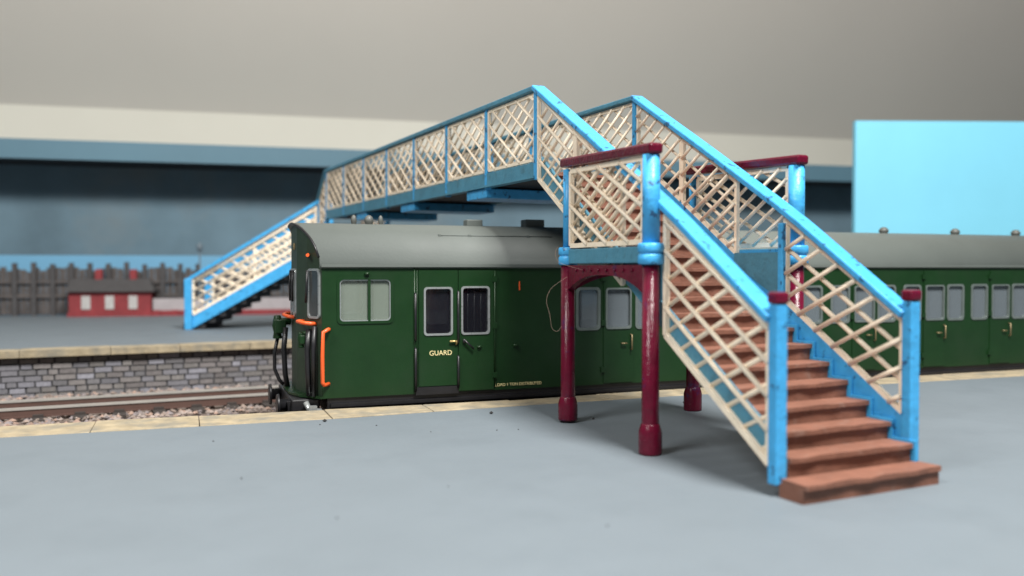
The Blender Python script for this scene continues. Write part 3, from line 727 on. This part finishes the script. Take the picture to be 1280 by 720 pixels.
# ------------------------------------------------------------------ track bed, ballast, tracks
gb = MB(); gb.box((-45, 14.0, -1.2), (45, 34, -0.80)); tag(gb.build('ground', M['ground']), None, None, None, 'structure')
FR = math.radians(5.0)                       # the far side is turned by 5 degrees
Pf = V((-0.33, 24.3, 0)); Rf = Matrix.Rotation(FR, 3, 'Z')
def far(x, y, z=0): return Pf + Rf @ V((x, y, 0)) + V((0, 0, z))
def track(label, place, xr, xs):
    t = thing('railway_track', label, 'railway track', place(0, 0, -0.8), 0)
    for s in (-0.62, 0.62):
        m_ = MB(); p0, p1 = place(xr[0], s, 0), place(xr[1], s, 0)
        m_.beam(p0 + V((0,0,-.535)), p1 + V((0,0,-.535)), 0.085, 0.05); r = m_.build('rail', M['rail'], t, 0, t.location)
        m_ = MB(); m_.beam(p0 + V((0,0,-.63)), p1 + V((0,0,-.63)), 0.045, 0.135); m_.beam(p0 + V((0,0,-.705)), p1 + V((0,0,-.705)), 0.15, 0.03); m_.build('rail_web', M['railside'], r, 0, t.location)
    base = MB(); base.box((-.13, -1.2, -.80), (.13, 1.2, -.715))
    for s in (-.62, .62): base.box((-.1, s - .16, -.7149), (.1, s - .06, -.66)); base.box((-.1, s + .06, -.7149), (.1, s + .16, -.66))
    first = None; x = xs[0]
    while x < xs[1]:
        p = place(x, 0, 0)
        if first is None: first = base.build('sleeper', M['sleeper'], t); o = first
        else: o = first.copy(); C.objects.link(o); o.parent = t
        o.location = p - t.location; d = place(x + 1, 0, 0) - p; o.rotation_euler = (0, 0, math.atan2(d.y, d.x) + random.uniform(-.02, .02))
        x += 0.78
    return t
track('empty far track with shiny rails below the stone platform wall', lambda x, y, z: far(x, y - 2.72, z), (-24, 34), (-20, 14))
track('near track carrying the green coach beside the near platform', lambda x, y, z: V((x, 16.45 + y, z)), (-28, 34), (-14, 9))
# ballast as many small stones
bs = MB(); col = []
def stone(p, s):
    q = [p + V((random.uniform(.6, 1)*dx*s, random.uniform(.6, 1)*dy*s, random.uniform(.5, 1)*dz*s)) for dx, dy, dz in ((1,0,0),(-1,0,0),(0,1,0),(0,-1,0),(0,0,.8),(0,0,-.5))]
    v = [bs.bm.verts.new(k) for k in q]
    for a, b, c in ((0,2,4),(2,1,4),(1,3,4),(3,0,4),(2,0,5),(1,2,5),(3,1,5),(0,3,5)): bs.bm.faces.new((v[a], v[b], v[c]))
    base = random.choice(((.30,.235,.20),(.26,.22,.20),(.33,.27,.24),(.19,.15,.13),(.36,.25,.20),(.22,.19,.19)))
    k = random.uniform(.7, 1.15); col.extend([tuple(c*k for c in base)]*8)
for i in range(9000):
    if random.random() < 0.8: x = random.uniform(-13, 5)
    else: x = random.uniform(-20, 20)
    y = random.uniform(15.2, 24.2)
    stone(V((x, y, -0.79 + 0.05*(abs((y - 21.6)) > 1.2) + random.uniform(-.02, .03))), random.uniform(.05, .10))
bo = bs.build('ballast', M['ballast'])
ca = bo.data.color_attributes.new('Col', 'FLOAT_COLOR', 'CORNER')
for p in bo.data.polygons:
    c = col[min(p.index, len(col)-1)]
    for li in p.loop_indices: ca.data[li].color = (*c, 1)
tag(bo, 'pinkish grey track ballast between the platforms', 'ballast', None, 'stuff')

# ------------------------------------------------------------------ far platform with masonry wall
fp = MB(); poly = [far(-36, .5), far(38, .5), far(38, 22), far(-36, 22)]
fp.hexa([(p.x, p.y, -1.0) for p in poly], [(p.x, p.y, ZFP) for p in poly])
fpo = tag(fp.build('far_platform', M['platform']), None, None, None, 'structure')
cp = MB(); x = -30
while x < 34:
    w = random.uniform(1.5, 2.2); q = [far(x + .004, -.10), far(x + w - .004, -.10), far(x + w - .004, .496), far(x + .004, .496)]
    dz = random.uniform(-.01, .012); cp.hexa([(p.x, p.y, ZFP - .17) for p in q], [(p.x, p.y, ZFP + .012 + dz) for p in q]); x += w
cp.build('platform_coping', M['coping'], fpo, 0.012)
mw = MB(); q = [far(-36, .12), far(38, .12), far(38, .49), far(-36, .49)]
mw.hexa([(p.x, p.y, -1.0) for p in q], [(p.x, p.y, ZFP - .174) for p in q]); mwo = mw.build('platform_wall', M['mortar'], fpo)
bw = MB(); cols = []
for row in range(7):
    z0 = -0.80 + row*0.144; x = -26 + random.uniform(0, .4)
    while x < 22:
        w = random.choice((.26, .34, .40, .40, .48)) * random.uniform(.9, 1.1); d = random.uniform(.0, .025); g = .022
        q = [far(x + g, .095 - d), far(x + w - g, .095 - d), far(x + w - g, .13), far(x + g, .13)]
        j = random.uniform(-.006, .006)
        bw.hexa([(p.x, p.y, z0 + .015 + j) for p in q], [(p.x, p.y, z0 + .13 + j) for p in q])
        b_ = random.choice(((.15,.138,.138),(.17,.158,.155),(.16,.158,.175),(.18,.17,.165),(.145,.142,.15),(.22,.22,.25))); k = random.uniform(.8, 1.15)
        cols.extend([tuple(c*k for c in b_)]*6); x += w
bwo = bw.build('masonry_blocks', M['stonecol'], mwo)
ca = bwo.data.color_attributes.new('Col', 'FLOAT_COLOR', 'CORNER')
for p in bwo.data.polygons:
    for li in p.loop_indices: ca.data[li].color = (*cols[min(p.index, len(cols)-1)], 1)

# ------------------------------------------------------------------ things on the far platform, background
def px(u_px, y_px, z):                        # the ground point seen at a photo pixel, for a height z
    d = (z - CAMZ) * FPX / (335 - y_px); return F*d + R*((u_px - 640)/FPX*d)
def pd(u_px, d): p = F*d + R*((u_px - 640)/FPX*d); return V((p.x, p.y, 0))
BGR = -math.radians(6)
def bgthing(name, label, cat, p, rz=BGR, group=None): return thing(name, label, cat, V((p.x, p.y, ZFP)), rz, group)
# red hut
h = bgthing('platform_hut', 'small red hut with white windows and dark roof beyond the far platform', 'hut', pd(158, 36.5))
MB().box((-2.2, 0, 0), (0.95, 1.8, 1.02)).build('wall', M['redbrick'], h)
rf = MB(); rf.hexa([(-2.35, -.2, 1.021), (1.1, -.2, 1.021), (1.1, 2.0, 1.021), (-2.35, 2.0, 1.021)], [(-2.2, .75, 1.55), (.8, .75, 1.55), (.8, 1.05, 1.55), (-2.2, 1.05, 1.55)]); rfo = rf.build('roof', M['slate'], h)
for x_ in (0.15, -1.2): MB().box((x_ - .13, .7, 1.5), (x_ + .13, 1.05, 1.95)).build('chimney', M['redbrick'], rfo)
for x_ in (-1.7, -0.8, 0.1, 0.62):
    if x_ == 0.62: continue
    w_ = MB().box((x_ - .02, -.04, .3), (x_ + .32, .01, .85)).build('window', M['white'], h)
MB().box((-2.25, -.06, 0), (1.0, -.002, .16)).build('plinth', M['redbrick'], h)
# pale low wall with red base, dark fence
w = bgthing('boundary_wall', 'low pale boundary wall on a red brick base right of the red hut', 'wall', pd(191, 36.8))
MB().box((0, 0, .22), (7.5, .25, .72)).build('wall_face', M['palewall'], w)
MB().box((-.02, -.06, 0), (7.5, .3, .22)).build('base_course', M['redbrick'], w)
for x_ in (0.0, 0.75, 1.6): MB().box((x_, -.15, 0.0), (x_ + .28, -.061, .24)).build('buttress', M['redbrick'], w)
fn = bgthing('boundary_fence', 'tall dark timber fence behind the red hut and low wall', 'fence', pd(-130, 35.5))
for i in range(36):
    MB().box((i*0.72 - .09, -.1, 0), (i*0.72 + .09, .08, 2.2 + random.uniform(-.08, .08))).build('fence_post', M['slate'], fn)
fb_ = MB()
for i in range(103): fb_.box((i*.25, .085, .05), (i*.25 + .235, .12, 1.95 + random.uniform(-.12, .12)))
fb_.build('fence_boards', M['fence'], fn)
rl = MB(); rl.box((-.1, -.06, .75), (25.7, .084, .9)); rl.box((-.1, -.06, 1.35), (25.7, .084, 1.47)); rl.build('fence_rail', M['fence'], fn)
# tan arch building behind the stair
tb = bgthing('stone_building', 'tan stone building with arched opening behind the far stair', 'building', pd(322, 42))
m = MB(); n = 12; rA = 0.85
for i in range(n):
    a0, a1 = math.pi*i/n, math.pi*(i+1)/n
    xs_ = [(.95 - rA*math.cos(a)) for a in (a0, a1)]; zs_ = [.45 + .7*math.sin(a) for a in (a0, a1)]
    m.hexa([(xs_[0], 0, zs_[0]), (xs_[1], 0, zs_[1]), (xs_[1], 1.2, zs_[1]), (xs_[0], 1.2, zs_[0])], [(xs_[0], 0, 2.0), (xs_[1], 0, 2.0), (xs_[1], 1.2, 2.0), (xs_[0], 1.2, 2.0)])
m.box((-.1, 0, 0), (.099, 1.2, 2.0)); m.box((1.801, 0, 0), (6.5, 1.2, 2.0)); m.build('wall', M['tan'], tb)
MB().box((-.3, -.15, 2.001), (6.7, 1.35, 2.15)).build('parapet', M['tan'], tb)
lp = bgthing('lamp_post', 'thin grey lamp post standing left of the far stair', 'lamp post', pd(250, 38))
m = MB(); m.lathe(0, 0, [(.07, 0), (.05, .3), (.035, 2.7)], 10); m.build('post', M['lampgrey'], lp)
m = MB(); m.lathe(0, 0, [(.05, 2.701), (.12, 2.8), (.14, 2.98), (.02, 3.1)], 10); m.build('lantern', M['lampgrey'], lp)

# backdrop boards, shelf, room (axes turned -6 degrees)
def room_box(name, m, D0, D1, l0, l1, z0, z1, parent=None):
    """D: distance along the room axis from the camera's foot, l: along the wall"""
    o = MB().box((l0, D0, z0), (l1, D1, z1)).build(name, m); o.rotation_euler = (0, 0, BGR); return o
k6 = math.cos(math.radians(14.5))             # distance on the view axis -> distance along the room axis
def D(d): return d * k6
tag(room_box('backdrop_board', M['backdrop'], D(45.3), D(45.3) + .3, -70, 75, -4, 7.025), 'long dull blue painted sky board under the shelf', 'backdrop board')
tag(room_box('horizon_strip', M['skyband'], D(44.6), D(44.6) + .2, -70, 60, -1, 2.97), 'low pale blue strip standing in front of the dull sky board', 'backdrop strip')
sh = tag(room_box('shelf', M['shelf'], D(42.5), D(57), -70, 75, 7.13, 7.85), 'long blue grey shelf edge running above the sky board', 'shelf')
us = MB().box((-70, D(42.5) + .02, 7.03), (75, D(57), 7.129)).build('shelf_underside', M['shelfu'], sh)  # near-black colour puts the shade below the shelf into its underside
us2 = MB().box((-70, D(42.5), 7.02), (75, D(42.5) + .019, 7.129)).build('shelf_lip', M['shelf'], sh)
tag(room_box('wall', M['roomwall'], D(57), D(57) + .5, -110, 110, -40, 11.6), 'cream wall strip above the shelf', None, None, 'structure')
ce = MB(); d0 = D(57) - .02
ce.hexa([(-110, d0 + .6, 11.0), (110, d0 + .6, 11.0), (110, d0 - 52, 66), (-110, d0 - 52, 66)], [(-110, d0 + .6, 11.6), (110, d0 + .6, 11.6), (110, d0 - 52, 67), (-110, d0 - 52, 67)])
ce = ce.build('ceiling', M['ceiling']); ce.rotation_euler = (0, 0, BGR); tag(ce, 'plain grey sloping ceiling', None, None, 'structure')
# bright board at the right
cyp = pd(1068, 33)
cy_ = MB().box((0, 0, -1.2), (14, .25, 7.9)).build('sky_board', M['cyan']); cy_.location = cyp; cy_.rotation_euler = (0, 0, -YAW + math.radians(2))
tag(cy_, 'bright light blue board standing up behind the coach at the right', 'backdrop board')

# ------------------------------------------------------------------ stray fibre and grit
fbR = Matrix.Rotation(FBROT, 3, 'Z')
pts = []
for (u_, v_) in ((697, 309), (694, 316), (697, 326), (706, 331), (727, 337)):
    d = 13.0; p = F*d + R*((u_-640)/FPX*d); pts.append(V((p.x, p.y, CAMZ + (335 - v_)/FPX*d)))
pts2 = []
for (u_, v_) in ((709, 346), (697, 354), (688, 362), (683, 376), (687, 392), (690, 410), (697, 414), (702, 408)):
    d = 13.05; p = F*d + R*((u_-640)/FPX*d); pts2.append(V((p.x, p.y, CAMZ + (335 - v_)/FPX*d)))
def smooth(ps, n=5):
    o = []
    for i in range(len(ps)-1):
        p0, p1, p2, p3 = ps[max(0,i-1)], ps[i], ps[i+1], ps[min(len(ps)-1,i+2)]
        for k in range(n):
            t = k/n; o.append(0.5*((2*p1) + (p2-p0)*t + (2*p0-5*p1+4*p2-p3)*t*t + (3*p1-p0-3*p2+p3)*t**3))
    return o + [ps[-1]]
fi = MB(); fi.tube(smooth(pts), 0.0015, 5); fi.tube(smooth(pts2), 0.0015, 5)
tag(fi.build('stray_fibre', M['fibre']), 'thin curled stray fibre clinging to the far left maroon column', 'fibre')
gr = MB()
for (u_, v_) in ((405, 528), (399, 532), (614, 518), (621, 539), (538, 541), (742, 525), (855, 504), (265, 553), (470, 533), (648, 538), (300, 600), (560, 610), (420, 650), (760, 660)):
    p = px(u_, v_, 0); s = random.uniform(.010, .016) if v_ > 530 else random.uniform(.02, .028)
    if v_ in (528, 518): s = .04
    q = [p + V((dx*s, dy*s*random.uniform(.6, 1), dz*s + s*.5)) for dx, dy, dz in ((1,0,0),(-1,0,0),(0,1,0),(0,-1,0),(0,0,.7),(0,0,-.5))]
    v = [gr.bm.verts.new(k) for k in q]
    for a, b, c in ((0,2,4),(2,1,4),(1,3,4),(3,0,4),(2,0,5),(1,2,5),(3,1,5),(0,3,5)): gr.bm.faces.new((v[a], v[b], v[c]))
tag(gr.build('grit', M['grit']), 'tiny dark specks of grit on the grey platform', 'grit', None, 'stuff')

# ------------------------------------------------------------------ camera, light, world
cam = bpy.data.cameras.new('camera'); co = bpy.data.objects.new('camera', cam); C.objects.link(co)
cam.sensor_width = 36; cam.lens = 36*FPX/1280
co.location = (0, 0, CAMZ)
co.rotation_euler = (math.radians(90) - math.atan(25/FPX), 0, -YAW)
cam.clip_start = 0.1; cam.clip_end = 500
cam.dof.use_dof = True; cam.dof.focus_distance = 14.5; cam.dof.aperture_fstop = cam.lens*1e-3/0.125
S.camera = co
def area(name, loc, target, size, power, colr):
    l = bpy.data.lights.new(name, 'AREA'); l.shape = 'DISK'; l.size = size; l.energy = power; l.color = colr
    o = bpy.data.objects.new(name, l); C.objects.link(o); o.location = loc
    o.rotation_euler = (V(target) - V(loc)).to_track_quat('-Z', 'Y').to_euler(); return o
area('room_lamp', (8.5, -4, 33), (7, 14, 1), 10, 29000, (1.0, 0.97, 0.93))
area('left_fill_light', (-25, -2, 33), (4, 18, 3), 16, 14000, (1.0, 0.98, 0.95))  # unseen fill lamp added at the left to brighten left-facing sides
w = bpy.data.worlds.new('World'); S.world = w; w.use_nodes = True
w.node_tree.nodes['Background'].inputs['Color'].default_value = (0.86, 0.93, 1.0, 1)
w.node_tree.nodes['Background'].inputs['Strength'].default_value = 0.13
S.view_settings.view_transform = 'Standard'; S.view_settings.look = 'None'; S.view_settings.exposure = 0.12; S.view_settings.gamma = 1
S.cycles.max_bounces = 8; S.cycles.use_denoising = True
